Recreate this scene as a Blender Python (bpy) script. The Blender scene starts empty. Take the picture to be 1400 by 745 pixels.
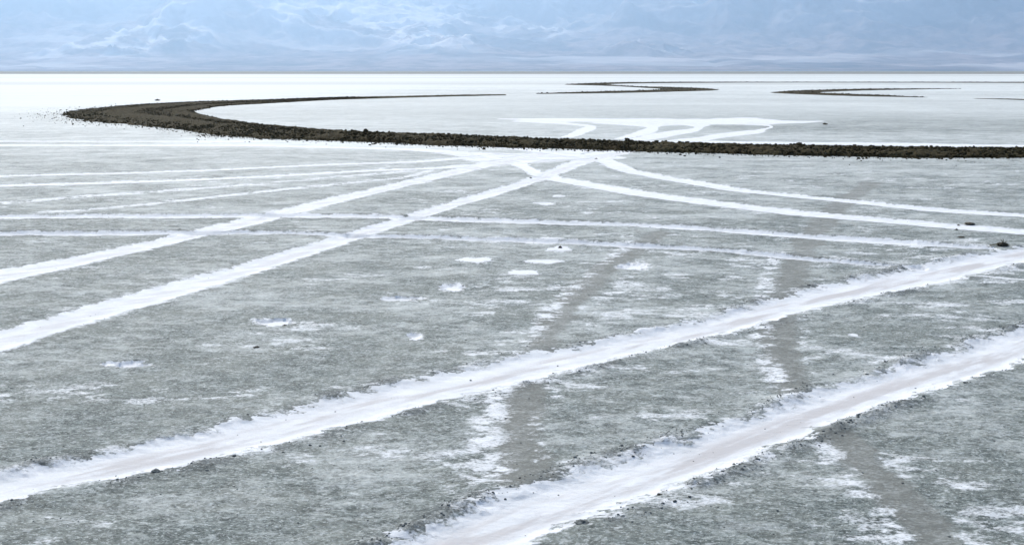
import bpy, math, random
import numpy as np

random.seed(7)
rng = np.random.default_rng(7)
H = 2.3            # eye height above the flat, metres
F = 1400.0         # focal length in photo pixels (36 mm lens on a 36 mm back)
HZ = 97.0          # horizon row in the photo

scene = bpy.context.scene
C = scene.collection


def G(x, y):
    """photo pixel -> point of the flat ground (metres)"""
    d = max(y - HZ, 0.05)
    return ((x - 700.0) / d * H, F * H / d)


# ---------------------------------------------------------------- noise
def _hash(ix, iy, seed):
    h = (ix.astype(np.int64) * 374761393 + iy.astype(np.int64) * 668265263 + seed * 1442695041) & 0xFFFFFFFF
    h = ((h ^ (h >> 13)) * 1274126177) & 0xFFFFFFFF
    h = (h ^ (h >> 16))
    h = (h * 2246822519) & 0xFFFFFFFF
    return ((h ^ (h >> 15)) & 0xFFFFFF).astype(np.float32) / np.float32(0xFFFFFF)


def vnoise(x, y, seed=0):
    ix = np.floor(x); iy = np.floor(y)
    fx = (x - ix).astype(np.float32); fy = (y - iy).astype(np.float32)
    ix = ix.astype(np.int64); iy = iy.astype(np.int64)
    ux = fx * fx * fx * (fx * (fx * 6 - 15) + 10); uy = fy * fy * fy * (fy * (fy * 6 - 15) + 10)
    a = _hash(ix, iy, seed); b = _hash(ix + 1, iy, seed)
    c = _hash(ix, iy + 1, seed); d = _hash(ix + 1, iy + 1, seed)
    return (a + (b - a) * ux) * (1 - uy) + (c + (d - c) * ux) * uy


def fbm(x, y, scale, octaves=4, seed=0, gain=0.5):
    """value-noise fbm, about 0..1, scale = largest wavelength in metres; axes turned each octave"""
    s = 0.0; amp = 1.0; tot = 0.0
    px = x / scale; py = y / scale
    ca, sa = math.cos(0.65), math.sin(0.65)
    for o in range(octaves):
        s = s + amp * vnoise(px, py, seed + o * 17)
        tot += amp; amp *= gain
        px, py = (px * ca - py * sa) * 2.03 + 11.3, (px * sa + py * ca) * 2.03 - 7.1
    return s / tot


def sstep(a, b, x):
    t = np.clip((x - a) / (b - a), 0, 1)
    return t * t * (3 - 2 * t)


# ---------------------------------------------------------------- object helpers
def tag(o, label=None, cat=None, group=None, kind=None):
    if label: o['label'] = label
    if cat: o['category'] = cat
    if group: o['group'] = group
    if kind: o['kind'] = kind
    return o


def mesh_np(name, verts, faces, mat=None, attrs=None, smooth=True):
    verts = np.asarray(verts, dtype=np.float32).reshape(-1, 3)
    faces = np.asarray(faces, dtype=np.int32)
    n, k = faces.shape
    me = bpy.data.meshes.new(name)
    me.vertices.add(len(verts)); me.vertices.foreach_set('co', verts.ravel())
    me.loops.add(n * k); me.loops.foreach_set('vertex_index', faces.ravel())
    me.polygons.add(n)
    me.polygons.foreach_set('loop_start', np.arange(0, n * k, k, dtype=np.int32))
    me.polygons.foreach_set('loop_total', np.full(n, k, dtype=np.int32))
    if smooth:
        me.polygons.foreach_set('use_smooth', np.ones(n, dtype=bool))
    me.update(calc_edges=True)
    if attrs:
        for an, av in attrs.items():
            a = me.attributes.new(an, 'FLOAT', 'POINT')
            a.data.foreach_set('value', np.asarray(av, dtype=np.float32).ravel())
    if mat: me.materials.append(mat)
    return me


def link(name, me, parent=None, loc=(0, 0, 0)):
    o = bpy.data.objects.new(name, me); C.objects.link(o)
    o.location = loc
    if parent: o.parent = parent
    return o


def grid_faces(nr, nc):
    i = np.arange(nr - 1)[:, None] * nc + np.arange(nc - 1)[None, :]
    return np.stack([i, i + 1, i + nc + 1, i + nc], axis=-1).reshape(-1, 4)


# ---------------------------------------------------------------- materials
def new_mat(name):
    m = bpy.data.materials.new(name); m.use_nodes = True
    nt = m.node_tree; nt.nodes.clear()
    out = nt.nodes.new('ShaderNodeOutputMaterial')
    b = nt.nodes.new('ShaderNodeBsdfPrincipled')
    nt.links.new(b.outputs[0], out.inputs[0])
    return m, nt, b


def N(nt, t, **kw):
    n = nt.nodes.new(t)
    for k, v in kw.items():
        if k.startswith('i_'):
            n.inputs[k[2:].replace('_', ' ')].default_value = v
        else:
            setattr(n, k, v)
    return n


def mixc(nt, fac, a, b):
    n = nt.nodes.new('ShaderNodeMix'); n.data_type = 'RGBA'
    for sock, v in ((n.inputs[0], fac), (n.inputs[6], a), (n.inputs[7], b)):
        if isinstance(v, bpy.types.NodeSocket): nt.links.new(v, sock)
        elif isinstance(v, (int, float)): sock.default_value = v
        else: sock.default_value = (*v, 1)
    return n.outputs[2]


def math_n(nt, op, a, b=None, c=None):
    n = nt.nodes.new('ShaderNodeMath'); n.operation = op
    for s, v in zip(n.inputs, (a, b, c)):
        if v is None: continue
        if isinstance(v, bpy.types.NodeSocket): nt.links.new(v, s)
        else: s.default_value = v
    return n.outputs[0]


def noise_n(nt, scale, detail=4, rough=0.55, coord=None):
    n = N(nt, 'ShaderNodeTexNoise'); n.inputs['Scale'].default_value = scale
    n.inputs['Detail'].default_value = detail; n.inputs['Roughness'].default_value = rough
    if coord is not None: nt.links.new(coord, n.inputs['Vector'])
    return n.outputs[0]


def maprange(nt, v, a, b, c=0.0, d=1.0, smooth=True):
    n = N(nt, 'ShaderNodeMapRange'); n.interpolation_type = 'SMOOTHSTEP' if smooth else 'LINEAR'
    nt.links.new(v, n.inputs[0])
    for i, x in enumerate((a, b, c, d)): n.inputs[i + 1].default_value = x
    return n.outputs[0]


def attr_n(nt, name):
    n = N(nt, 'ShaderNodeAttribute'); n.attribute_name = name
    return n.outputs['Fac']


# ground: damp grey playa mud, grey-white evaporite dust, thick white salt, mixed by masks; the far whitening includes painted sky sheen
def ground_material():
    m, nt, b = new_mat('salt_crust')
    geo = N(nt, 'ShaderNodeNewGeometry'); P = geo.outputs['Position']
    salt = attr_n(nt, 'salt'); dust_sheen = attr_n(nt, 'dust_sheen'); core = attr_n(nt, 'core'); wet = attr_n(nt, 'wet'); far = attr_n(nt, 'far')
    mp = N(nt, 'ShaderNodeMapping'); mp.inputs['Scale'].default_value = (.6, 1, 1); mp.inputs['Rotation'].default_value = (0, 0, .12)
    nt.links.new(P, mp.inputs['Vector']); PS = mp.outputs[0]
    n1a = noise_n(nt, 62, 6, 0.75, PS)      # centimetre detail
    n1b = noise_n(nt, 9, 10, 0.85, PS)
    n1 = math_n(nt, 'ADD', math_n(nt, 'MULTIPLY', n1a, .5), math_n(nt, 'MULTIPLY', n1b, .5))
    n2 = noise_n(nt, 5, 8, 0.7, PS)
    n3 = noise_n(nt, 1.6, 4, 0.6, P)
    mud = mixc(nt, maprange(nt, n1, 0.42, 0.58), (0.052, 0.064, 0.058), (0.222, 0.252, 0.232))
    n7 = noise_n(nt, 30, 5, 0.8, PS)
    mud = mixc(nt, maprange(nt, n7, 0.57, 0.68, 0, .85), mud, (0.035, 0.042, 0.040))
    mud = mixc(nt, maprange(nt, n3, 0.35, 0.65, 0.0, 0.35), mud, (0.245, 0.255, 0.22))
    press = attr_n(nt, 'press')
    mud = mixc(nt, math_n(nt, 'MULTIPLY', press, .75), mud, (0.175, 0.176, 0.155))
    mud = mixc(nt, wet, mud, (0.095, 0.105, 0.10))
    saltc = mixc(nt, maprange(nt, n2, 0.35, 0.65), (0.80, 0.803, 0.80), (0.68, 0.69, 0.69))
    saltc = mixc(nt, core, saltc, (0.53, 0.505, 0.49))
    n5 = noise_n(nt, 90, 4, 0.7, P)
    saltc = mixc(nt, maprange(nt, n5, 0.52, 0.72, 0, .35), saltc, (0.45, 0.46, 0.47))
    n6 = noise_n(nt, 3.2, 6, 0.7, P)
    saltc = mixc(nt, maprange(nt, n6, 0.50, 0.70, 0, .35), saltc, (0.52, 0.52, 0.53))
    # broken film of salt, with the painted distance sheen
    film = math_n(nt, 'ADD', dust_sheen, math_n(nt, 'MULTIPLY', math_n(nt, 'SUBTRACT', n1, 0.5), 1.9))
    film = math_n(nt, 'ADD', film, math_n(nt, 'MULTIPLY', math_n(nt, 'SUBTRACT', n2, 0.5), 0.7))
    film = maprange(nt, film, 0.0, 1.0, 0, 1, False)
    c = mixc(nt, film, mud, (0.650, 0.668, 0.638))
    # salt flecks of many sizes; bump glints and pit shade painted into the colour
    for sc, amt in ((95, .70), (38, .52), (15, .36), (6.5, .22)):
        fl = noise_n(nt, sc, 4, 0.7, PS)
        wf = math_n(nt, 'MULTIPLY', maprange(nt, fl, 0.575, 0.66, 0, amt), math_n(nt, 'SUBTRACT', 1.0, math_n(nt, 'MULTIPLY', press, .7)))
        c = mixc(nt, wf, c, (0.63, 0.655, 0.635))
        pitf = math_n(nt, 'MULTIPLY', maprange(nt, fl, 0.33, 0.42, amt * .75, 0), math_n(nt, 'SUBTRACT', 1.0, film))
        c = mixc(nt, pitf, c, (0.085, 0.095, 0.090))
    s = math_n(nt, 'ADD', salt, math_n(nt, 'MULTIPLY', math_n(nt, 'SUBTRACT', n1, 0.5), 2.2))
    s = maprange(nt, s, 0.26, 0.68)
    c = mixc(nt, s, c, saltc)
    c = mixc(nt, far, c, (0.17, 0.16, 0.13))
    nt.links.new(c, b.inputs['Base Color'])
    b.inputs['Roughness'].default_value = 0.75
    nt.links.new(math_n(nt, 'MULTIPLY', math_n(nt, 'SUBTRACT', 1.0, far), 0.16), b.inputs['Specular IOR Level'])
    bump = N(nt, 'ShaderNodeBump'); bump.inputs['Strength'].default_value = 0.6; bump.inputs['Distance'].default_value = 0.012
    nt.links.new(noise_n(nt, 24, 8, 0.75, PS), bump.inputs['Height'])
    nt.links.new(bump.outputs[0], b.inputs['Normal'])
    return m


def dirt_material():
    m, nt, b = new_mat('turned_dark_earth')
    geo = N(nt, 'ShaderNodeNewGeometry'); P = geo.outputs['Position']
    n1 = noise_n(nt, 14, 6, 0.7, P); n2 = noise_n(nt, 1.1, 4, 0.6, P)
    c = mixc(nt, maprange(nt, n1, 0.35, 0.65), (0.013, 0.011, 0.005), (0.078, 0.064, 0.029))
    c = mixc(nt, maprange(nt, n2, 0.40, 0.70, 0, 0.45), c, (0.052, 0.036, 0.014))
    fl = noise_n(nt, 7, 3, 0.7, P)
    c = mixc(nt, maprange(nt, fl, 0.70, 0.76, 0, 0.6), c, (0.45, 0.45, 0.46))
    nt.links.new(c, b.inputs['Base Color'])
    b.inputs['Roughness'].default_value = 0.95; b.inputs['Specular IOR Level'].default_value = 0.1
    bump = N(nt, 'ShaderNodeBump'); bump.inputs['Strength'].default_value = 0.8; bump.inputs['Distance'].default_value = 0.03
    nt.links.new(noise_n(nt, 22, 5, 0.7, P), bump.inputs['Height']); nt.links.new(bump.outputs[0], b.inputs['Normal'])
    return m


def lump_material(name, a, b_, rough=0.9):
    m, nt, b = new_mat(name)
    geo = N(nt, 'ShaderNodeNewGeometry')
    n1 = noise_n(nt, 60, 5, 0.65, geo.outputs['Position'])
    nt.links.new(mixc(nt, maprange(nt, n1, 0.36, 0.64), a, b_), b.inputs['Base Color'])
    b.inputs['Roughness'].default_value = rough; b.inputs['Specular IOR Level'].default_value = 0.2
    return m


def mountain_material():
    m, nt, b = new_mat('desert_mountain_rock')
    pale = attr_n(nt, 'pale'); dark = attr_n(nt, 'dark')
    geo = N(nt, 'ShaderNodeNewGeometry')
    n1 = noise_n(nt, 0.004, 8, 0.65, geo.outputs['Position'])
    c = mixc(nt, maprange(nt, n1, 0.35, 0.65), (0.14, 0.105, 0.10), (0.38, 0.28, 0.25))
    c = mixc(nt, dark, c, (0.02, 0.024, 0.04))
    c = mixc(nt, pale, c, (0.90, 0.80, 0.74))
    nt.links.new(c, b.inputs['Base Color'])
    b.inputs['Roughness'].default_value = 1.0; b.inputs['Specular IOR Level'].default_value = 0.0
    return m


M_ground = ground_material()
M_dirt = dirt_material()
M_crumb = lump_material('grey_mud_crumb', (0.09, 0.098, 0.09), (0.20, 0.21, 0.20))
M_clod = lump_material('brown_clod', (0.03, 0.026, 0.018), (0.10, 0.085, 0.06))
M_twig = lump_material('dry_twig', (0.06, 0.05, 0.03), (0.28, 0.25, 0.16))
M_mtn = mountain_material()

# ---------------------------------------------------------------- tracks: stations (x, y_top, y_bottom) in photo pixels
TR = {
 'A': [(-260, 712, 765), (-100, 673, 718), (0, 649, 688), (235, 597, 640), (470, 541, 583), (705, 487, 526), (860, 459, 489), (1007, 423, 451), (1098, 397, 426), (1266, 362, 391), (1400, 336, 357), (1600, 306, 323), (1900, 272, 284)],
 'B': [(360, 800, 920), (500, 750, 850), (600, 709, 787), (690, 675, 750), (757, 655, 727), (818, 634, 706), (940, 598, 660), (1094, 545, 599), (1175, 519, 568), (1339, 467, 516), (1400, 448, 493), (1560, 410, 445), (1900, 348, 374)],
 'C': [(-200, 408, 426), (0, 370, 386), (168, 338, 348.5), (235, 322.5, 332.5), (336, 298, 309.5), (470, 266.5, 275), (604, 236, 243.5), (665, 221, 229), (700, 213, 222), (740, 206.5, 213)],
 'D': [(-200, 500, 530), (0, 454, 477), (120, 421, 441), (235, 387, 407), (336, 360, 375), (470, 321, 333), (537, 301, 311), (604, 280, 289), (671, 260, 269), (738, 239, 247), (805, 214.5, 223), (850, 206.5, 212)],
 'G': [(690, 199, 203), (732, 204, 208), (775, 209, 214), (816, 214, 221), (856, 229, 236), (940, 245, 251), (1014, 258, 263), (1098, 266.5, 271), (1182, 275, 279.5), (1266, 283.5, 288), (1400, 292, 296.5), (1700, 305, 309)],
 'H': [(650, 206, 211), (698, 216, 224), (718, 225, 233), (738, 234, 242.5), (772, 242, 250), (806, 249, 256), (873, 260, 268), (940, 270, 277), (1098, 289, 295.5), (1266, 303, 309.5), (1400, 314, 321), (1700, 333, 340)],
 'E': [(-200, 296, 302), (0, 293, 299.5), (235, 292, 297.5), (336, 291, 297), (470, 292.5, 298.5), (604, 296, 302), (738, 300, 306), (873, 305, 311), (940, 308, 314.5), (1098, 319, 325.5), (1266, 330, 337), (1350, 336, 341)],
 'Fa': [(-200, 319, 325), (0, 317, 323), (235, 315, 321), (336, 315, 320.5), (470, 319, 324), (604, 322.5, 328), (738, 327, 333), (873, 333.5, 339), (940, 336.5, 342), (1098, 350, 355.5), (1200, 359, 363.5), (1256, 363, 367)],
 'I': [(-200, 245, 247.5), (0, 240, 242.5), (235, 233.5, 236), (470, 223.5, 226), (571, 219.5, 222.5), (638, 214, 217), (690, 210, 215)],
 'J': [(-200, 259, 262), (0, 252.5, 255.5), (235, 245.5, 248.5), (470, 234, 237), (537, 231, 234), (591, 229, 232), (640, 224, 229)],
 'Mm': [(-200, 197.5, 199.5), (0, 197.8, 199.8), (200, 198, 200), (350, 198, 200.5), (450, 200.5, 203), (560, 203, 206), (640, 207.5, 211.5), (700, 211, 217), (775, 214.5, 218), (830, 214.5, 218)],
 'P': [(690, 218, 226), (735, 216, 221), (790, 213, 220), (840, 205, 211), (900, 203, 206)],
 'P2': [(600, 205, 209), (660, 207, 217), (705, 208, 223), (750, 206, 217), (800, 204, 208)],
 'Q1': [(775, 186, 190), (800, 175, 180), (805, 171, 174.5), (782, 169, 171.5), (725, 165, 167)],
 'Q2': [(850, 188, 192), (885, 177, 182), (890, 172, 176), (870, 169, 172), (830, 167, 169.5)],
 'Q3': [(870, 189, 193), (930, 179, 182.5), (955, 174, 177), (952, 170, 172.5), (900, 166.5, 169)],
 'Q4': [(940, 191, 195), (1000, 182.5, 186), (1040, 176.5, 179.5), (1052, 171, 174), (1030, 168.5, 171)],
 'Q5': [(690, 162.4, 163.2), (760, 162, 165.5), (830, 162.5, 168.5), (900, 162, 169), (970, 163.5, 169), (1040, 163, 170), (1080, 165, 168.5), (1120, 165.5, 166.5)],
 'N1': [(-200, 192, 193.5), (0, 192.6, 194.2), (200, 192.8, 194.4), (350, 192.8, 195)],
 'Q6': [(900, 193, 196), (1050, 193.5, 196.5), (1225, 196, 199), (1400, 198, 201), (1600, 199, 202)],
}
# faint ones: (stations, strength)
FAINT = {
 'K': ([(-200, 290, 294), (0, 275, 280), (235, 258, 262), (336, 250.5, 254), (470, 240, 243), (560, 233, 236)], 0.42),
 'L': ([(60, 288, 292), (100, 286, 290), (235, 274, 277.5), (336, 262, 266), (470, 249, 252.5), (560, 240, 243.5), (591, 230, 234)], 0.44),
 'R': ([(1270, 370, 372.5), (1356, 377, 380), (1400, 380, 384), (1600, 398, 402)], 0.45),
 # salt beside old wheel marks
}
# salt beside the old wheel marks (x, y, half width in metres), strength
SIDE = [([(862, 332, .12), (838, 350, .13), (790, 388, .14), (740, 440, .14), (706, 495, .12)], .33),
        ([(690, 525, .10), (672, 560, .14), (662, 600, .16), (664, 640, .16), (682, 690, .14)], .46),
        ([(765, 540, .05), (735, 570, .07), (737, 610, .07), (745, 640, .06)], .22),
        ([(898, 330, .14), (866, 366, .14), (828, 410, .13), (800, 450, .10)], .14),
        ([(1062, 345, .14), (1048, 385, .13), (1042, 440, .12), (1052, 500, .12), (1078, 548, .10)], .36),
        ([(1118, 380, .10), (1100, 430, .10), (1106, 500, .08)], .14),
        ([(1128, 610, .10), (1165, 665, .12), (1225, 725, .12), (1260, 800, .12)], .30)]
# old wheel marks pressed smooth: mud coloured, no film. (centre x, y, half width in metres)
PRESSED = [
 [(905, 318, .16), (860, 345, .18), (815, 380, .18), (775, 420, .17), (740, 470, .15), (722, 500, .14)],
 [(722, 530, .14), (715, 570, .15), (712, 610, .16), (720, 650, .18)],
 [(1190, 250, .22), (1140, 290, .22), (1100, 340, .2), (1078, 390, .2), (1066, 440, .18), (1070, 490, .17), (1088, 545, .16)],
 [(1140, 590, .15), (1180, 630, .15), (1230, 680, .15), (1290, 750, .15), (1340, 830, .15)],
]
PITS = [(172, 497.5, 30, 5.5), (375, 440.5, 25, 4.5), (620, 390, 15, 5), (550, 408, 27, 3.6), (648, 356, 19, 3.2), (712, 373, 20, 3.2),
        (867, 363.5, 22, 5), (760, 327, 16, 2.5), (742, 278, 13, 2), (766, 341, 12, 3), (566, 462, 16, 5), (745, 358, 22, 2.5), (1168, 458, 10, 3), (763, 268, 7, 1.6)]


def densify(P, step):
    """Catmull-Rom through world points with values"""
    P = [np.array(p, float) for p in P]
    out = []
    n = len(P)
    for i in range(n - 1):
        p0 = P[max(i - 1, 0)]; p1 = P[i]; p2 = P[i + 1]; p3 = P[min(i + 2, n - 1)]
        # chord-scaled tangents keep uneven spacing from overshooting
        d = np.linalg.norm((p2 - p1)[:2]) + 1e-6
        d0 = np.linalg.norm((p1 - p0)[:2]) + 1e-6; d2 = np.linalg.norm((p3 - p2)[:2]) + 1e-6
        m1 = (p2 - p1) if i == 0 else ((p2 - p1) / d * d0 + (p1 - p0) / d0 * d) / (d0 + d) * d
        m2 = (p2 - p1) if i == n - 2 else ((p3 - p2) / d2 * d + (p2 - p1) / d * d2) / (d2 + d) * d
        k = max(2, min(40, int(step)))
        for j in range(k):
            t = j / k
            out.append((2*t**3-3*t**2+1)*p1 + (t**3-2*t**2+t)*m1 + (-2*t**3+3*t**2)*p2 + (t**3-t**2)*m2)
    out.append(P[-1])
    return np.array(out)


def world_track(st, wide=1.0):
    """edges in pixels -> centre line + half width (perpendicular) in metres"""
    T = [G(x, a) for x, a, b in st]; B = [G(x, b) for x, a, b in st]
    c = np.array([((t[0] + b[0]) / 2, (t[1] + b[1]) / 2) for t, b in zip(T, B)])
    d = np.gradient(c, axis=0); d /= np.linalg.norm(d, axis=1, keepdims=True)
    nrm = np.stack([-d[:, 1], d[:, 0]], 1)
    half = np.array([abs(np.dot((np.array(t) - np.array(b)) / 2, n_)) for t, b, n_ in zip(T, B, nrm)])
    half = np.clip(half * wide, 0.03, 3.0)
    return densify(np.column_stack([c, half]), 10)


# ---------------------------------------------------------------- ground grid (finer where nearer the eye; positions in metres)
rows_v = np.concatenate([np.array([0.18, .22, .28, .36, .46]), np.arange(.6, 8, .3), np.arange(8, 90, .45), np.arange(90, 250, .62), np.arange(250, 500, .8), np.arange(500, 760, 6.0)])
rows_Y = H * 1024.0 / rows_v
u_in = np.arange(-.57, .57, 1 / 1180.0)
u_r = .57 + np.cumsum(np.geomspace(1 / 1000., .12, 70)); u_r = u_r[u_r < 2.6]
U = np.concatenate([-u_r[::-1], u_in, u_r])
Yg = np.repeat(rows_Y[:, None], len(U), 1)
Xg = U[None, :] * Yg
back = [(1.5, 3.6), (0.0, 5.0), (-4., 9.), (-30., 35.), (-300., 300.), (-3000., 3000.), (-9000., 9000.)]
Yb = np.array([b[0] for b in back])[:, None] * np.ones((1, len(U)))
Xb = np.array([b[1] for b in back])[:, None] * U[None, :]
X = np.vstack([Xg, Xb]); Y = np.vstack([Yg, Yb])
NR, NC = X.shape
NV = len(rows_v)

salt = np.zeros(X.shape, np.float32); core = np.zeros_like(salt); wet = np.zeros_like(salt); z = np.zeros_like(salt)
owner = np.zeros(X.shape, np.int16)
own_v = np.full(X.shape, 0.5, np.float32)
edge_noise = fbm(X, Y, 0.30, 4, 5) - 0.5          # raggedness
edge_fine = fbm(X, Y, 0.07, 3, 21) - 0.5
streak = fbm(X * .42, Y, .13, 5, 23, .62)           # wind-drawn wisps of salt, longer across than deep
streak_w = fbm(X * .5, Y, .45, 4, 27, .6)
fine_streak = fbm(X * .5, Y, .055, 4, 74, .65)


def seg_dist(pts, margin, fn):
    """call fn(slice, normalised distance, metres, side, half) for the grid window round a polyline"""
    best = {}
    # chunk the polyline so windows stay small
    D = np.full(X.shape, 1e9, np.float32); HW = np.full(X.shape, 1.0, np.float32); SD = np.zeros(X.shape, np.float32)
    for a, b in zip(pts[:-1], pts[1:]):
        m = margin + max(a[2], b[2]) * 2.2
        y0, y1 = min(a[1], b[1]) - m, max(a[1], b[1]) + m
        x0, x1 = min(a[0], b[0]) - m, max(a[0], b[0]) + m
        if y1 < rows_Y[-1]: continue
        r1 = NV - np.searchsorted(rows_Y[::-1], y0) ; r0 = NV - np.searchsorted(rows_Y[::-1], y1)
        r0 = max(r0 - 1, 0); r1 = min(r1 + 1, NV)
        if r1 <= r0: continue
        ya = max(y0, rows_Y[-1]); 
        ulo = min(x0 / ya, x0 / max(y1, ya)); uhi = max(x1 / ya, x1 / max(y1, ya))
        c0 = max(np.searchsorted(U, ulo) - 1, 0); c1 = min(np.searchsorted(U, uhi) + 1, NC)
        if c1 <= c0: continue
        sl = (slice(r0, r1), slice(c0, c1))
        x = X[sl]; y = Y[sl]
        dx, dy = b[0] - a[0], b[1] - a[1]; L2 = dx * dx + dy * dy + 1e-12
        t = np.clip(((x - a[0]) * dx + (y - a[1]) * dy) / L2, 0, 1)
        ex = x - (a[0] + t * dx); ey = y - (a[1] + t * dy)
        d = np.sqrt(ex * ex + ey * ey)
        upd = d < D[sl]
        D[sl] = np.where(upd, d, D[sl]); HW[sl] = np.where(upd, a[2] + (b[2] - a[2]) * t, HW[sl])
        SD[sl] = np.where(upd, np.sign(ex * -dy + ey * dx), SD[sl])
    rr = np.where((D < 1e8).any(1))[0]
    if len(rr) == 0: return
    cc = np.where((D < 1e8).any(0))[0]
    sl = (slice(rr[0], rr[-1] + 1), slice(cc[0], cc[-1] + 1))
    fn(sl, D[sl], HW[sl], SD[sl])


tracks_w = {}
ids = {}
for k, (name, st) in enumerate(TR.items()):
    pts = world_track(st, 1.9 if name in ('Q1', 'Q2', 'Q3', 'Q4') else 1.3 if name[0] in 'QM' else 1.18 if name in 'CDGH' else 1.0); tracks_w[name] = pts; ids[name] = k + 1

    def paint(sl, D, HW, SD, k=k, name=name):
        big = name in 'AB'
        rag = edge_noise[sl] * (0.9 if big else 0.6 if name in 'CDGH' else .35) + edge_fine[sl] * (0.5 if big else 0.35)
        amp = np.minimum(HW, 0.22)
        rag = rag * .6 + (streak[sl] - .5) * (1.5 if big else .9 if name in 'CDGH' else .35) + (fine_streak[sl] - .5) * (1.0 if big else .6)
        q = (D + rag * amp) / HW
        inside = sstep(1.6, .55, q + (fbm(X[sl], Y[sl] * .8, 3.0, 4, 88) - .5) * 1.8) if name[0] == 'Q' else sstep(1.10, 0.80, q) if big else sstep(1.25, 0.7, q)
        halo = sstep(2.0, 1.0, q) * sstep(.42, .68, streak[sl] * .8 + streak_w[sl] * .2) * (.66 if name in 'ABCD' else .35) * sstep(45, 25, Y[sl])
        salt[sl] = np.maximum(np.maximum(salt[sl], inside), halo)
        if big or name in 'CD':
            al = X[sl] * .787 + Y[sl] * .617; ac = -X[sl] * .617 + Y[sl] * .787
            cn = sstep(.75, .15, np.abs(D / HW)) * (1.0 if big else .6) * (.15 + .85 * sstep(.38, .66, fbm(al * .16, ac, .11, 5, 77, .6)))
            core[sl] = np.maximum(core[sl], cn)
        # relief: shallow rut, lumpy lips
        near = sstep(60, 12, Y[sl])
        dep = {'A': .024, 'B': .026, 'C': .018, 'D': .020, 'E': .045, 'Fa': .045, 'G': .022, 'H': .022}.get(name, .012)
        z[sl] -= dep * sstep(1.25, .45, q - rag * amp / HW * .65) * near
        lip = np.exp(-((D - HW * 1.2) / (0.05 + .14 * HW)) ** 2)
        if name in 'CD': wet[sl] = np.maximum(wet[sl], lip * .3 * sstep(.4, .6, streak_w[sl]) * near)
        if name in 'AB' or name in ('E', 'Fa'):
            lum = sstep(.45, .75, fbm(X[sl], Y[sl], .35, 3, 31))
            fine = fbm(X[sl], Y[sl], .05, 3, 41)
            z[sl] += lip * near * (.004 + (.022 if big else .012) * lum * (0.35 + fine))
            wet[sl] = np.maximum(wet[sl], lip * sstep(.36, .62, fbm(X[sl], Y[sl], .35, 5, 31, .6)) * (.9 if big else .6))
        ow = (inside > .5) & (inside > own_v[sl])
        owner[sl] = np.where(ow, k + 1, owner[sl]); own_v[sl] = np.where(ow, inside, own_v[sl])
    seg_dist(pts, .6, paint)

for name, (st, strength) in FAINT.items():
    pts = world_track(st)

    def faint(sl, D, HW, SD, strength=strength):
        q = D / HW + edge_noise[sl] * .9
        salt[sl] = np.maximum(salt[sl], sstep(1.9, .2, q) * np.clip(strength * 1.45 + (streak[sl] - .5) * 1.1 + (fbm(X[sl] * .5, Y[sl], .055, 4, 74, .65) - .5) * 1.1, 0, .62))
    seg_dist(pts, .4, faint)

for line, strength in SIDE:
    pts = densify([(*G(x, y), hw) for x, y, hw in line], 10)

    def side_salt(sl, D, HW, SD, strength=strength):
        q = D / HW + edge_noise[sl] * .9
        salt[sl] = np.maximum(salt[sl], sstep(1.7, .2, q) * np.clip(strength + .05 + (streak[sl] - .5) * 1.0 + (fine_streak[sl] - .5) * 1.3, 0, .6))
    seg_dist(pts, .4, side_salt)

pressed = np.zeros_like(salt)
for line in PRESSED:
    pts = densify([(*G(x, y), hw) for x, y, hw in line], 10)

    def press(sl, D, HW, SD):
        q = D / HW + edge_noise[sl] * .5
        q = q / 0.95 + (streak[sl] - .5) * .8 + (streak_w[sl] - .5) * .5
        pressed[sl] = np.maximum(pressed[sl], sstep(1.25, .6, q))
    seg_dist(pts, .3, press)

pit = np.zeros_like(salt); pit_id = np.zeros(X.shape, np.int16)
for k, (px, py, rx, ry) in enumerate(PITS):
    cx, cy = G(px, py); ax = rx / (py - HZ) * H; ay = F * H * ry / (py - HZ) ** 2
    m = (np.abs(Y - cy) < ay * 2.2) & (np.abs(X - cx) < ax * 2.2)
    q = np.sqrt(((X[m] - cx) / ax) ** 2 + ((Y[m] - cy) / ay) ** 2) + edge_noise[m] * 1.5 + (streak[m] - .5) * 1.7 + (fine_streak[m] - .5) * 1.2
    v = sstep(1.3, .6, q)
    pit[m] = np.maximum(pit[m], v); z[m] -= .03 * sstep(1.0, .4, q) if ry > 3.4 else 0
    pit_id[m] = np.where(v > .5, k + 1, pit_id[m])

# film of salt; glancing sky sheen is painted into its whiteness with distance
ypx = HZ + F * H / np.maximum(Y, 1.0)      # only used to look film whiteness up as a function of distance
def cover_sheen(Yv):
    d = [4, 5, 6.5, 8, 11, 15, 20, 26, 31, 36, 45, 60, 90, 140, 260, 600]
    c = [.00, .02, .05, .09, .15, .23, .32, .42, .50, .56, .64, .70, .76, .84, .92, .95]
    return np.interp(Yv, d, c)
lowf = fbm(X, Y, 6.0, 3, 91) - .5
dust_sheen = cover_sheen(Y) + lowf * .18 + (fbm(X, Y, .8, 4, 12) - .5) * .22
# damp grey tongue beyond the berm on the right
tongue = sstep(36, 40, Y) * sstep(58, 46, Y + X * .05) * sstep(4.5, 11, X)
dust_sheen -= tongue * .30
dust_sheen += sstep(-12, -32, X) * sstep(45, 70, Y) * .22 + sstep(100, 160, Y) * .10
dust_sheen += sstep(-5, -18, X) * sstep(24, 34, Y) * .06
dust_sheen += .45 * sstep(3.2, .5, np.abs(Y - (31.5 - .22 * (X + 2)))) * sstep(4, -1, X) * sstep(-14, -9, X) * (Y < 60)
# long streaks of cover far out
st1 = fbm(X * .12, Y, 5.5, 3, 55) - .5
dust_sheen += st1 * .30 * sstep(28, 60, Y) * sstep(900, 200, Y)
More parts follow.
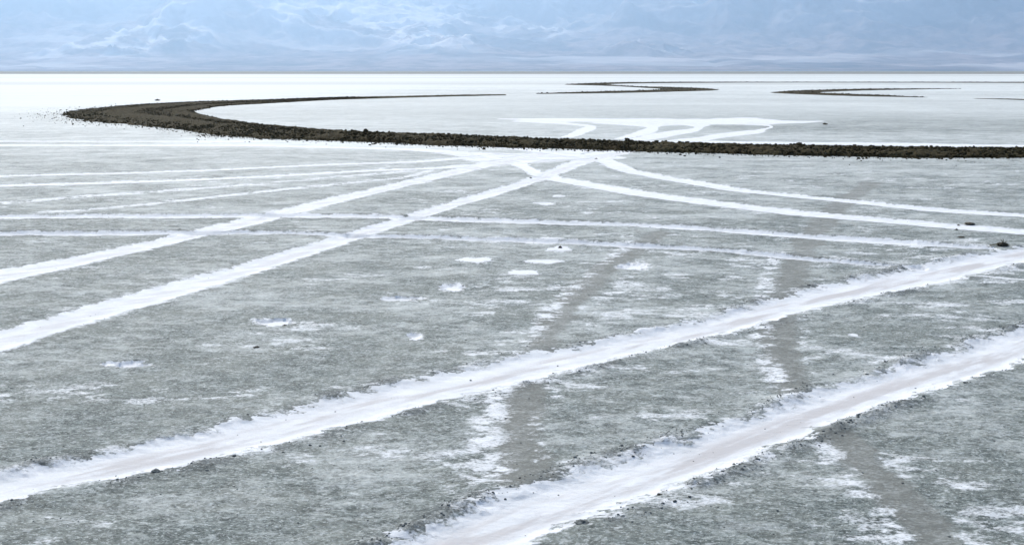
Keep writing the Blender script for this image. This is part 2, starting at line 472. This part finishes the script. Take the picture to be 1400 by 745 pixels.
# patchy efflorescence
reg = .5 + .5 * np.tanh((X / np.maximum(Y, 3) + .12) * 5)              # more of it towards the right
reg = reg * .75 + (fbm(X, Y, 3.5, 3, 61) - .35) * 1.3
for bx0, by0, rx0, ry0, a0 in [(668, 560, 34, 60, 1.5), (665, 640, 45, 50, 1.8), (690, 700, 60, 30, 1.2), (740, 560, 60, 60, .5), (800, 400, 300, 70, .55), (600, 470, 170, 50, .5), (1000, 450, 160, 70, .6),
                              (1200, 650, 90, 90, .8), (1330, 690, 110, 70, .5), (1180, 400, 200, 60, .4), (300, 445, 160, 60, .2), (560, 640, 160, 80, .25), (60, 560, 120, 60, .3), (330, 700, 200, 60, .25), (950, 560, 130, 60, .4), (1040, 400, 40, 60, .6), (1060, 500, 35, 60, .7)]:
    cx, cy = G(bx0, by0); ax = rx0 / (by0 - HZ) * H; ay = F * H * ry0 / (by0 - HZ) ** 2
    reg = reg + a0 * np.exp(-((X - cx) / ax) ** 2 - ((Y - cy) / ay) ** 2)
p1 = fbm(X * .55, Y * 1.2, .55, 6, 71, .64)
thr = .625 - .095 * np.clip(reg, 0, 2.4)
patch = sstep(-.05, .16, p1 - thr) * sstep(60, 20, Y)
patch *= sstep(.34, .62, streak * .55 + fine_streak * .45)
dust_sheen += ((streak - .5) * .55 * sstep(60, 18, Y) + (streak_w - .5) * .75 * sstep(70, 25, Y) + (reg - .6) * .05 * sstep(30, 12, Y) + (fine_streak - .5) * .5 * sstep(30, 10, Y)) * (1 - .6 * pressed)
salt = np.maximum(salt, patch * .50 * (1 - .85 * pressed))
salt = np.maximum(salt * (1 - .0 * pressed), pit)
dust_sheen = dust_sheen * (1 - pressed * .55)
# relief of the mud crust
nearf = sstep(45, 8, Y)
mudz = (fbm(X * .7, Y, .5, 7, 101, .68) - .5) * .040
z += mudz * nearf * (1 - .72 * np.clip(salt, 0, 1)) * (1 - .6 * pressed)
z += (fbm(X, Y, 2.5, 3, 103) - .5) * .03 * sstep(80, 30, Y)
fn = (fbm(X * .08, Y, 50, 3, 3) - .5)
far = sstep(640, 760, Y + fn * 160) * .8
far = np.maximum(far, sstep(470, 500, Y + fn * 40) * sstep(560, 530, Y + fn * 40) * .30 * sstep(-.3, -.1, X / np.maximum(Y, 1)))
far = np.maximum(far, sstep(.5, .75, fbm(X * .06, Y, 26, 4, 8)) * sstep(60, 120, Y) * .20)
far[NV:] = 0; wet[NV:] = 0
zz = z.copy()

ATTR = {'salt': salt, 'dust_sheen': np.clip(dust_sheen, 0, 1.2), 'core': core, 'wet': wet, 'far': far, 'press': pressed}
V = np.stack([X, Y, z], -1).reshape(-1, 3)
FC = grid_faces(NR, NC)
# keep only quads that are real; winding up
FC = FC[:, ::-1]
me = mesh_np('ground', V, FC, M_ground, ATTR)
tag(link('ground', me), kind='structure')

# tyre tracks: the white salt strip of each is a sheet of its own 4 mm above the mud
ow = owner.ravel(); fo = ow[FC]
pitf = pit_id.ravel()[FC]


def sub_sheet(name, mask, lift=.004):
    f = FC[mask]
    if len(f) < 4: return
    uq, inv = np.unique(f, return_inverse=True)
    v = V[uq].copy(); v[:, 2] += np.clip(v[:, 1] * .0002, .0012, lift)
    at = {k: a.ravel()[uq] for k, a in ATTR.items()}
    tag(link(name, mesh_np(name, v, inv.reshape(-1, 4), M_ground, at)), kind='structure')


for name, k in ids.items():
    sub_sheet('tyre_track_path', (fo == k).sum(1) >= 3)
sub_sheet('salt_hollow_ground', ((pitf > 0).sum(1) >= 3) & ((fo > 0).sum(1) < 3))


def ground_z(x, y):
    x = np.asarray(x, float); y = np.asarray(y, float)
    r = np.clip(NV - np.searchsorted(rows_Y[::-1], y), 0, NV - 1)
    c = np.clip(np.searchsorted(U, x / np.maximum(y, .1)), 0, NC - 1)
    return z[r, c]


# ---------------------------------------------------------------- lumps
def ico(level):
    t = (1 + 5 ** .5) / 2
    v = np.array([(-1, t, 0), (1, t, 0), (-1, -t, 0), (1, -t, 0), (0, -1, t), (0, 1, t), (0, -1, -t), (0, 1, -t), (t, 0, -1), (t, 0, 1), (-t, 0, -1), (-t, 0, 1)], float)
    f = [(0, 11, 5), (0, 5, 1), (0, 1, 7), (0, 7, 10), (0, 10, 11), (1, 5, 9), (5, 11, 4), (11, 10, 2), (10, 7, 6), (7, 1, 8), (3, 9, 4), (3, 4, 2), (3, 2, 6), (3, 6, 8), (3, 8, 9), (4, 9, 5), (2, 4, 11), (6, 2, 10), (8, 6, 7), (9, 8, 1)]
    v /= np.linalg.norm(v[0]); v = [tuple(p) for p in v]
    for _ in range(level):
        mid = {}; nf = []
        def mp(a, b):
            k = (min(a, b), max(a, b))
            if k not in mid:
                p = (np.array(v[a]) + np.array(v[b])); p /= np.linalg.norm(p); v.append(tuple(p)); mid[k] = len(v) - 1
            return mid[k]
        for a, b, c in f:
            ab, bc, ca = mp(a, b), mp(b, c), mp(c, a)
            nf += [(a, ab, ca), (b, bc, ab), (c, ca, bc), (ab, bc, ca)]
        f = nf
    return np.array(v), np.array(f)


ICO0, ICO1, ICO2 = ico(0), ico(1), ico(2)


def lumps(pos, size, base, flat=.7, jit=.28, sink=.25):
    """many lumps as one vertex/face array"""
    bv, bf = base
    n = len(pos); m = len(bv)
    r = 1 + (rng.random((n, m, 1)) - .5) * 2 * jit
    v = bv[None] * r * (0.7 + .6 * rng.random((n, 1, 3)))
    a = rng.random(n) * 6.283; ca, sa = np.cos(a)[:, None], np.sin(a)[:, None]
    x = v[..., 0] * ca - v[..., 1] * sa; y = v[..., 0] * sa + v[..., 1] * ca
    v = np.stack([x, y, v[..., 2] * flat], -1) * size[:, None, None]
    v += pos[:, None, :]; v[..., 2] += (size * flat * (1 - sink * 2) )[:, None] * .6
    f = bf[None] + (np.arange(n) * m)[:, None, None]
    return v.reshape(-1, 3), f.reshape(-1, 3)


def join(parts):
    vs, fs, o = [], [], 0
    for v, f in parts:
        vs.append(v); fs.append(f + o); o += len(v)
    return np.concatenate(vs), np.concatenate(fs)


# crumbs of mud thrown up along the ruts
cp = []; cs = []
for name, n, big in (('A', 3000, .7), ('B', 3200, .8), ('D', 500, .6), ('C', 300, .6), ('E', 500, .6), ('Fa', 500, .6)):
    P = tracks_w[name]
    L = np.concatenate([[0], np.cumsum(np.linalg.norm(np.diff(P[:, :2], axis=0), axis=1))])
    s = rng.random(n * 4) * min(L[-1], 60)
    cx = np.interp(s, L, P[:, 0]); cy = np.interp(s, L, P[:, 1]); hw = np.interp(s, L, P[:, 2])
    e = 1e-2
    tx = np.interp(s + e, L, P[:, 0]) - cx; ty = np.interp(s + e, L, P[:, 1]) - cy; tl = np.hypot(tx, ty) + 1e-9
    nx, ny = -ty / tl, tx / tl
    side = np.where(rng.random(len(s)) < .5, -1, 1)
    off = side * (hw * 1.18 + rng.normal(0, .045, len(s)) + np.abs(rng.normal(0, .03, len(s))))
    x = cx + nx * off; y = cy + ny * off
    keep = (fbm(x, y, .35, 5, 31, .6) > .5 + .25 * (rng.random(len(s)) - .5)) & (y > 2.2) & (y < 40)
    x, y = x[keep][:n], y[keep][:n]
    cp.append(np.stack([x, y, ground_z(x, y)], 1)); cs.append(np.clip(rng.lognormal(-5.5, .5, len(x)) * big, .002, .013))
# a sprinkle over the flat
n = 2600
y = 3 + rng.random(n) ** 1.4 * 22; x = (rng.random(n) - .5) * 1.5 * y
cp.append(np.stack([x, y, ground_z(x, y)], 1)); cs.append(np.clip(rng.lognormal(-5.6, .4, n), .002, .009))
v, f = lumps(np.concatenate(cp), np.concatenate(cs), ICO0, .6, .3)
tag(link('mud_crumbs', mesh_np('mud_crumbs', v, f, M_crumb, smooth=False)), 'small grey mud crumbs scattered along the edges of the wheel ruts', kind='stuff')

# ---------------------------------------------------------------- berms
def ribbon(stations, step):
    """stations: (outer xy, inner xy, height, rim) in metres -> arrays along"""
    A = densify([(o[0], o[1], i[0], i[1], h, r) for o, i, h, r in stations], step)
    return A


def berm_from(A, nc, seed, ds):
    """A rows: ox,oy,ix,iy,h,rim.  returns verts, faces and samples for clods"""
    mid = (A[:, 0:2] + A[:, 2:4]) / 2
    L = np.concatenate([[0], np.cumsum(np.linalg.norm(np.diff(mid, axis=0), axis=1))])
    # resample, finer where nearer
    s = [0.0]
    while s[-1] < L[-1]:
        yy = np.interp(s[-1], L, mid[:, 1]); s.append(s[-1] + max(.03, ds * yy))
    s = np.array(s[:-1] + [L[-1]])
    R = np.stack([np.interp(s, L, A[:, k]) for k in range(6)], 1)
    c = np.linspace(-.10, 1.10, nc)[None, :]
    x = R[:, 0:1] + (R[:, 2:3] - R[:, 0:1]) * c; y = R[:, 1:2] + (R[:, 3:4] - R[:, 1:2]) * c
    W = np.hypot(R[:, 2] - R[:, 0], R[:, 3] - R[:, 1])[:, None]
    rag = (fbm(x, y, 1.2, 4, seed) - .5) * .22 * np.minimum(1, 3.0 / W) + (fbm(x, y, .3, 3, seed + 3) - .5) * .10
    cc = c + rag
    h = R[:, 4:5]; rim = R[:, 5:6]
    prof_r = np.sin(np.clip(cc, 0, 1) * np.pi) ** .75                       # simple ridge
    # broad turning ground: low flat with a ridge on the inside and one on the outside
    prof_w = .25 + .75 * np.exp(-((cc - .42) / .10) ** 2) + .45 * np.exp(-((cc - .85) / .10) ** 2)
    prof_w = prof_w * sstep(0, .06, cc) * sstep(1, .94, cc)
    prof = prof_r * (1 - rim) + prof_w * rim
    lumpn = np.abs(fbm(x, y, .45, 4, seed + 7, .6) - .5) * 2
    fade = sstep(90, 45, y) * .6 + .4
    zz = h * prof * (.66 + .42 * fbm(x, y, 1.6, 3, seed + 9)) + lumpn * .10 * sstep(0, .15, cc) * sstep(1, .85, cc) * fade
    zz -= lumpn * .10 * sstep(0, .15, cc) * sstep(1, .85, cc) * fade * (1 - np.clip(h / .13, 0, 1))
    zz += (fbm(x, y, .12, 3, seed + 11) - .5) * .05 * fade * sstep(0, .12, cc) * sstep(1, .88, cc)
    edge = sstep(-.01, .05, cc) * sstep(1.01, .95, cc)
    zz = zz * edge - .035 * (1 - edge) + .012 * edge
    V = np.stack([x, y, zz], -1)
    nr, nc_ = x.shape
    return V, grid_faces(nr, nc_), R, W[:, 0]


def st_near(x, yb, w, h):
    """near wall: foot of the bank facing the eye + width away from the eye"""
    p = G(x, yb)
    return p, (p[0] + w * .08, p[1] + w)


main = []
for x, yb, w, h in [(1800, 219.5, 2.1, .17), (1600, 218.5, 2.1, .17), (1400, 217, 2.1, .165), (1225, 215.5, 2.1, .165), (1050, 212, 2.1, .165), (875, 207.5, 2.2, .17), (700, 201.5, 2.4, .18), (612, 199, 2.7, .205), (525, 196, 2.8, .20), (437, 192, 3.0, .20)]:
    o, i = st_near(x, yb, w, h); main.append((o, i, h, 0))
for (ox, oy), (ix, iy), h, r in [((350, 189), (375, 174.5), .20, .1), ((290, 184), (322, 167.5), .18, .4), ((240, 178), (292, 162), .16, .8),
                              ((195, 172.5), (277, 158), .15, 1), ((140, 168.5), (269, 156), .13, 1), ((100, 163), (266.5, 154.5), .12, 1), ((84, 158.5), (266, 153.4), .11, 1),
                              ((91, 154), (267, 152.6), .11, 1), ((110, 151), (272, 151), .11, 1), ((150, 147), (281, 149.5), .11, 1), ((200, 143), (300, 146.3), .11, 1),
                              ((275, 139.5), (330, 144), .10, .7), ((350, 137.6), (378, 141.4), .10, .3), ((437, 135.2), (450, 137.3), .11, 0), ((525, 133), (532, 134.6), .11, 0), ((612, 131.3), (616, 132.4), .11, 0),
                              ((690, 130.1), (692, 130.7), .08, 0)]:
    main.append((G(ox, oy), G(ix, iy), h, r))
AM = ribbon(main, 14)
VM, FM, RM, WM = berm_from(AM, 64, 200, .0009)


def line_st(pts):
    """centre pixels + width metres + height -> stations with edges on both sides"""
    c = densify([(*G(x, y), w, h) for x, y, w, h in pts], 12)
    d = np.gradient(c[:, :2], axis=0); d /= np.linalg.norm(d, axis=1, keepdims=True) + 1e-9
    nrm = np.stack([-d[:, 1], d[:, 0]], 1)
    o = c[:, :2] + nrm * c[:, 2:3] / 2; i = c[:, :2] - nrm * c[:, 2:3] / 2
    return np.column_stack([o, i, c[:, 3], np.zeros(len(c))])


AS = line_st([(735, 128.6, .8, .05), (782, 128.0, 2.2, .13), (825, 127.4, 2.6, .16), (875, 126.2, 3.2, .17), (905, 125.2, 4.5, .17), (930, 124.2, 6.0, .16), (943, 122.8, 7.0, .13),
              (930, 121.5, 6.0, .14), (905, 120.6, 4.5, .14), (880, 119.7, 2.5, .10), (850, 118.2, 2.0, .09), (825, 117.2, 3.5, .14), (806, 116.4, 6.0, .14), (800, 115.9, 7.0, .13), (812, 115.3, 6.0, .16),
              (845, 114.5, 4.0, .2), (912, 113.7, 3.5, .18), (1050, 113.1, 2.6, .11), (1250, 113.2, 2.6, .12), (1400, 113.5, 2.6, .15), (1800, 114.0, 2.6, .15)])
VS, FS, RS, WS = berm_from(AS, 26, 300, .0012)
AU = line_st([(1335, 135.2, .7, .01), (1375, 136.2, .9, .05), (1400, 136.9, 1.0, .05), (1500, 139, 1.0, .05)])
VU, FU, RU, WU = berm_from(AU, 12, 500, .0012)
AT = line_st([(1310, 121.8, 1.0, .005), (1280, 122.0, 1.6, .05), (1240, 122.6, 2.4, .09), (1200, 123.2, 2.8, .14), (1140, 124.6, 3.4, .15), (1105, 125.8, 4.2, .15), (1084, 127.2, 4.4, .12),
              (1092, 128.3, 3.2, .12), (1125, 129.6, 3.0, .14), (1162, 131.0, 2.6, .15), (1200, 132.0, 2.4, .12), (1237, 132.8, 1.4, .05), (1265, 133.5, .8, .005)])
VT, FT, RT, WT = berm_from(AT, 26, 400, .0012)


def clods_for(Rr, n, smin, smed, smax, ymax=1e9, base=ICO0, spread=(0, 1), out=0.0):
    mid = (Rr[:, 0:2] + Rr[:, 2:4]) / 2
    wgt = np.concatenate([[0], np.cumsum(np.linalg.norm(np.diff(mid, axis=0), axis=1))])
    s = rng.random(n) * wgt[-1]
    c = spread[0] + rng.random(n) * (spread[1] - spread[0])
    R = np.stack([np.interp(s, wgt, Rr[:, k]) for k in range(6)], 1)
    x = R[:, 0] + (R[:, 2] - R[:, 0]) * c; y = R[:, 1] + (R[:, 3] - R[:, 1]) * c
    cc = np.clip(c, 0, 1)
    rim = R[:, 5]
    zr = R[:, 4] * np.sin(cc * np.pi) ** .75 * (1 - rim) + R[:, 4] * .35 * rim * np.sin(cc * np.pi) ** .3 + .02
    size = np.clip(rng.lognormal(math.log(smed), .5, n), smin, smax)
    k = y < ymax
    return np.stack([x, y, zr], 1)[k], size[k]


def berm_obj(name, label, Vg, Fg, clodparts):
    # ground of the bank: quads cut to triangles so clods can be part of the same heap
    t = np.concatenate([Fg[:, [0, 1, 2]], Fg[:, [0, 2, 3]]])
    v, f = join([(Vg.reshape(-1, 3), t)] + clodparts)
    o = link(name, mesh_np(name, v, f, M_dirt, smooth=False))
    return tag(o, label, 'earth bank', 'banks of dark earth drawn across the salt flat')


p1_, s1_ = clods_for(RM, 40000, .010, .021, .062)
near_k = p1_[:, 1] < 85
cl = [lumps(p1_[near_k], s1_[near_k], ICO0, .8, .3)]
berm_obj('earth_berm', 'long dark bank of broken earth crossing the flat and looping back at the left', VM, FM, cl)
p2_, s2_ = clods_for(RS, 2500, .02, .035, .07)
berm_obj('earth_berm', 'far dark earth bank in a thin reversed S beyond the big loop', VS, FS, [lumps(p2_, s2_, ICO0, .8, .3)])
p3_, s3_ = clods_for(RT, 900, .02, .03, .06)
berm_obj('earth_berm', 'far dark hairpin bank on the right, its two arms fading out towards the right edge', VT, FT, [lumps(p3_, s3_, ICO0, .8, .3)])

berm_obj('earth_berm', 'faint thin line of dark earth at the right edge behind the main bank', VU, FU, [])

# loose earth fragments on the salt beside the bank
sp = []
n = 5000
s_ = rng.integers(0, len(RM), n)
R = RM[s_]
t = -rng.exponential(.8, n)
W_ = np.hypot(R[:, 2] - R[:, 0], R[:, 3] - R[:, 1])
ux = (R[:, 2] - R[:, 0]) / W_; uy = (R[:, 3] - R[:, 1]) / W_
reach = np.where(R[:, 5] > .3, .8, .30)
x = R[:, 0] + ux * t * reach + rng.normal(0, .2, n); y = R[:, 1] + uy * t * reach
k = (y > 20) & (rng.random(n) < .75)
frag = np.stack([x, y, np.zeros(n)], 1)[k]; fsz = np.clip(rng.lognormal(-4.15, .5, n), .006, .05)[k]
n2 = 250
s2 = rng.integers(0, len(RM), n2); R = RM[s2]
x = R[:, 0] + (R[:, 0] - R[:, 2]) / np.hypot(R[:, 2] - R[:, 0], R[:, 3] - R[:, 1]) * rng.random(n2) * 3.5; y = R[:, 1] + rng.normal(0, 1.0, n2)
k = (y > 20)
frag = np.concatenate([frag, np.stack([x, y, np.zeros(n2)], 1)[k]]); fsz = np.concatenate([fsz, np.clip(rng.lognormal(-4.0, .4, n2), .008, .04)[k]])
v, f = lumps(frag, fsz, ICO0, .7, .3)
tag(link('earth_fragments', mesh_np('earth_fragments', v, f, M_dirt, smooth=False)), 'dark crumbs of earth strewn on the salt along the foot of the banks', kind='stuff')

# ---------------------------------------------------------------- single clods one can point to
def clod(px, py, w_px, label, mat, asp=.6, z0=None, group=None, dark=False):
    x, y = G(px, py)
    sz = w_px / (py - HZ) * H / 2
    bv, bf = ICO2
    nn = np.array([fbm(np.array([p[0] * 1.7 + px]), np.array([p[1] * 1.7 + p[2] * 2.3 + py]), 1.0, 3, 7)[0] for p in bv])
    n2_ = rng.random(len(bv))
    v = bv * (0.40 + 1.0 * nn + .5 * n2_)[:, None] * np.array([1, .8, asp]) * sz
    v[:, :2] *= (1 + .25 * np.sin(v[:, 2:3] / sz * 9)); v[:, 2] = np.maximum(v[:, 2], -sz * asp * .35); v[:, 2] -= v[:, 2].min()
    o = link('mud_clod', mesh_np('mud_clod', v, bf, mat, smooth=False), loc=(x, y, (ground_z([x], [y])[0] if z0 is None else z0) - .004))
    o.rotation_euler = (0, 0, random.random() * 6)
    return tag(o, label, 'clod', group or 'loose clods lying on the flat')


clod(1326, 307, 10, 'dark flat clod above the second white line at right, larger of a pair', M_clod, .45)
clod(1310.5, 307.3, 4, 'tiny dark clod left of the larger flat one above the second white line', M_clod)
clod(1307.5, 315, 4.5, 'small dark clod just below the second white line near the right edge', M_clod)
clod(1314.5, 325.3, 7, 'thin dark clod between the second and third white lines at right', M_clod, .35)
clod(766, 339.5, 4, 'small black clod on the grey mud just under the lower horizontal track', M_clod, .9)
clod(725.5, 243, 4, 'brown speck of clod where two white tracks cross left of centre, below the bank', M_clod)
clod(815, 215.5, 3.4, 'dark clod on the white crossing closest to the foot of the bank', M_clod)
clod(797, 712, 15, 'big lumpy grey clod on the lower edge of the nearest track', M_crumb, .5)
clod(902, 675, 6, 'pebble sized brown clod below the nearest track', M_clod)
clod(213, 645, 9, 'bluish grey clod on the lower edge of the middle track near the left', M_crumb, .5)
clod(350, 474.5, 6, 'dark pebble sized clod on open grey mud under the second bright hollow', M_clod, .6)
clod(389, 446, 4, 'tiny dark clod at the right end of the second bright hollow', M_clod, .6)
clod(1092, 207, 8, 'biggest dark clod standing up on the crest of the bank right of centre', M_dirt, .7, .17, 'clods standing up on the crest of the bank')
clod(858, 202, 9, 'clod on the bank crest directly above the right hand crossing of tracks', M_dirt, .8, .17, 'clods standing up on the crest of the bank')
clod(500, 190, 7, 'pointed dark clod on the bank crest left of centre', M_dirt, 1.3, .15, 'clods standing up on the crest of the bank')
clod(1128, 170.5, 6, 'small brown clod on the pale flat behind the bank', M_clod, .5)
clod(215, 138, 5, 'dark clod on the white beyond the bend of the bank', M_clod, .6)

# dry uprooted brush at the right, beside the middle track
def tube(pts, rads, nseg=6):
    pts = np.array(pts, float); out = []; n = len(pts)
    for i in range(n):
        d = pts[min(i + 1, n - 1)] - pts[max(i - 1, 0)]; d /= np.linalg.norm(d) + 1e-9
        a = np.cross(d, (0, 0, 1.0)); a = a / (np.linalg.norm(a) + 1e-9) if np.linalg.norm(a) > 1e-3 else np.array([1., 0, 0])
        b = np.cross(d, a)
        for k in range(nseg):
            t = k / nseg * 6.2832
            out.append(pts[i] + rads[i] * (math.cos(t) * a + math.sin(t) * b))
    f = []
    for i in range(n - 1):
        for k in range(nseg):
            a0 = i * nseg + k; a1 = i * nseg + (k + 1) % nseg
            f += [(a0, a1, a1 + nseg), (a0, a1 + nseg, a0 + nseg)]
    for k in range(1, nseg - 1):
        f += [(0, k + 1, k), ((n - 1) * nseg, (n - 1) * nseg + k, (n - 1) * nseg + k + 1)]
    return np.array(out), np.array(f)


bx_, by_ = G(1370, 336)
root = bpy.data.objects.new('dry_brush', None); root.scale = (.8, .8, .8); C.objects.link(root); root.location = (bx_, by_, 0)
tag(root, 'clump of dry olive brown brush with one long twig beside the middle track', 'dry brush')
bv, bf = ICO2
v = bv * (0.7 + .6 * rng.random(len(bv)))[:, None] * np.array([.085, .06, .035]); v[:, 2] += .02
link('root_clod', mesh_np('root_clod', v, bf, M_clod, smooth=False), root)
for tw in [[(-.21, -.02, .012), (-.12, 0, .02), (-.03, .01, .03), (.05, .02, .04)], [(-.10, .01, .02), (-.02, .0, .045), (.04, .01, .05), (.10, 0, .03)],
           [(.0, .0, .03), (.02, 0, .06), (.03, .01, .09), (.025, .02, .115)], [(.0, .01, .03), (.05, .02, .05), (.09, .02, .07)], [(.02, -.02, .03), (.06, -.03, .03), (.12, -.03, .02)],
           [(-.05, -.03, .015), (.0, -.04, .035), (.06, -.05, .03)], [(.02, .0, .05), (.0, .01, .08), (-.01, .02, .1)]]:
    vv, ff = tube(tw, np.linspace(.009, .004, len(tw)))
    link('twig', mesh_np('twig', vv, ff, M_twig), root)

# ---------------------------------------------------------------- mountains
ny_, nx_ = 520, 1100
d0, d1 = 8600.0, 24000.0
dist = d0 + (d1 - d0) * (np.linspace(0, 1, ny_) ** 1.25)
uu = np.linspace(-1.25, 1.25, nx_)
MX = uu[None, :] * dist[:, None]; MY = np.repeat(dist[:, None], nx_, 1)
w1 = fbm(MX, MY, 5000, 4, 501) - .5; w2 = fbm(MX, MY, 5000, 4, 502) - .5
base = 8600 + (fbm(MX, MY * 0, 6000, 3, 510) - .5) * 900
t = np.clip((MY - base) / 5200, 0, None)                     # 0..1 across the alluvial apron
front = sstep(.55, 1.6, t + w1 * .9)
fan = 330 * np.clip(t, 0, 1.4) ** 1.25 * (.8 + .5 * fbm(MX, MY, 4200, 2, 520))
w3 = fbm(MX, MY, 900, 5, 503, .6) - .5; w4 = fbm(MX, MY, 900, 5, 504, .6) - .5
rx, ry = MX + w1 * 1800 + w3 * 700, MY + w2 * 1800 + w4 * 700
def ridged(x, y, sc, o, seed):
    s = 0; a = 1; tot = 0; px, py = x / sc, y / sc; w = 1
    for k in range(o):
        n_ = 1 - np.abs(2 * vnoise(px, py, seed + k * 13) - 1); n_ = n_ * n_
        s = s + a * n_ * w; tot += a; w = np.clip(n_ * 1.6, 0, 1); a *= .52
        px, py = (px * .8 - py * .6) * 2.05 + 3.1, (px * .6 + py * .8) * 2.05 + 9.2
    return s / tot
rg = ridged(rx, ry * .8, 2600, 9, 540)
mz = fan + front * (260 + rg * 1500 + 900 * sstep(1.2, 3.0, t))
# shallow washes on the apron
mz -= (1 - front) * sstep(0.02, .3, t) * ridged(rx * 1.0, ry * .25, 700, 4, 580) * 38
# low badland hills stand on the apron
hills = sstep(.56, .74, fbm(MX, MY, 2300, 3, 590)) * sstep(.35, .6, t) * (1 - front * .6)
mz += hills * ridged(rx, ry, 520, 7, 595) * 210
mz += sstep(.35, .9, t) * ((fbm(MX, MY, 420, 5, 650, .62) - .5) * 150)
mz = mz * sstep(-.02, .06, (MY - base) / 5200) - 2.0
pale = hills * sstep(.1, .55, ridged(rx, ry, 380, 6, 600)) * 1.0
pale = np.maximum(pale, (1 - front) * sstep(.52, .72, fbm(rx * .35, ry, 900, 4, 610)) * .45)
pale = np.maximum(pale, front * sstep(.52, .66, fbm(rx, ry, 1300, 7, 620, .6)) * .6)
dark = sstep(.12, .0, t) * .8 + sstep(.55,.65,fbm(rx * .5, ry, 700, 5, 645)) * .5 * sstep(.1,.3,t) + front * sstep(.52, .68, fbm(MX, MY, 2600, 6, 630)) * .95 + (1 - front) * sstep(.5, .7, fbm(rx * .3, ry, 1300, 4, 640)) * .4
o = link('mountain_terrain', mesh_np('mountain_terrain', np.stack([MX, MY, mz], -1), grid_faces(ny_, nx_)[:, ::1], M_mtn, {'pale': np.clip(pale, 0, 1), 'dark': np.clip(dark, 0, 1)}))
tag(o, kind='structure')
print('mountain top', mz.max())

# ---------------------------------------------------------------- haze
HT = float(mz.max()) + 30
hx = 34000.0
hv = [(-hx, -9400, -3.2), (hx, -9400, -3.2), (hx, 25000, -3.2), (-hx, 25000, -3.2), (-hx, -9400, HT), (hx, -9400, HT), (hx, 25000, HT), (-hx, 25000, HT)]
hf = [(0, 3, 2, 1), (4, 5, 6, 7), (0, 1, 5, 4), (1, 2, 6, 5), (2, 3, 7, 6), (3, 0, 4, 7)]
hm = bpy.data.materials.new('haze_air'); hm.use_nodes = True
nt = hm.node_tree; nt.nodes.clear()
out = nt.nodes.new('ShaderNodeOutputMaterial'); pv = nt.nodes.new('ShaderNodeVolumePrincipled')
pv.inputs['Color'].default_value = (0.54, 0.75, 1.0, 1)
pv.inputs['Density'].default_value = HAZE = 0.86e-4
pv.inputs['Anisotropy'].default_value = 0.62
nt.links.new(pv.outputs[0], out.inputs['Volume'])
tag(link('haze', mesh_np('haze', hv, hf, hm, smooth=False)), kind='stuff')

# ---------------------------------------------------------------- light
SUN_EL, SUN_AZ = 42.0, -20.0        # degrees; azimuth from the view direction, clockwise positive
w = bpy.data.worlds.new('World'); scene.world = w; w.use_nodes = True
nt = w.node_tree
bg = nt.nodes.get('Background') or nt.nodes.new('ShaderNodeBackground')
sky = nt.nodes.new('ShaderNodeTexSky'); sky.sky_type = 'NISHITA'; sky.sun_disc = False
sky.sun_elevation = math.radians(SUN_EL); sky.sun_rotation = math.radians(SUN_AZ)
sky.dust_density = 2.0; sky.air_density = 1.0
nt.links.new(sky.outputs[0], bg.inputs['Color']); bg.inputs['Strength'].default_value = 0.10
sd = bpy.data.lights.new('sun', 'SUN'); sd.energy = 3.4; sd.angle = math.radians(3.0); sd.color = (1.0, .955, .885)
so = bpy.data.objects.new('sun', sd); C.objects.link(so); so.location = (0, 0, 50)
so.rotation_euler = (math.radians(-(90 - SUN_EL)), 0, math.radians(-SUN_AZ))

# ---------------------------------------------------------------- camera
cd = bpy.data.cameras.new('camera'); cam = bpy.data.objects.new('camera', cd); C.objects.link(cam)
cd.lens = 36; cd.sensor_width = 36; cd.sensor_fit = 'HORIZONTAL'
cam.location = (0, 0, H); cam.rotation_euler = (math.radians(90), 0, 0)
cd.shift_y = -(372.5 - HZ) / 1400.0
cd.clip_start = .1; cd.clip_end = 80000
scene.camera = cam

scene.view_settings.view_transform = 'Standard'; scene.view_settings.look = 'None'
scene.view_settings.exposure = 0.56; scene.view_settings.gamma = 1.0
scene.view_settings.use_curve_mapping = False
scene.cycles.volume_bounces = 1
scene.cycles.max_bounces = 6
scene.cycles.use_denoising = True
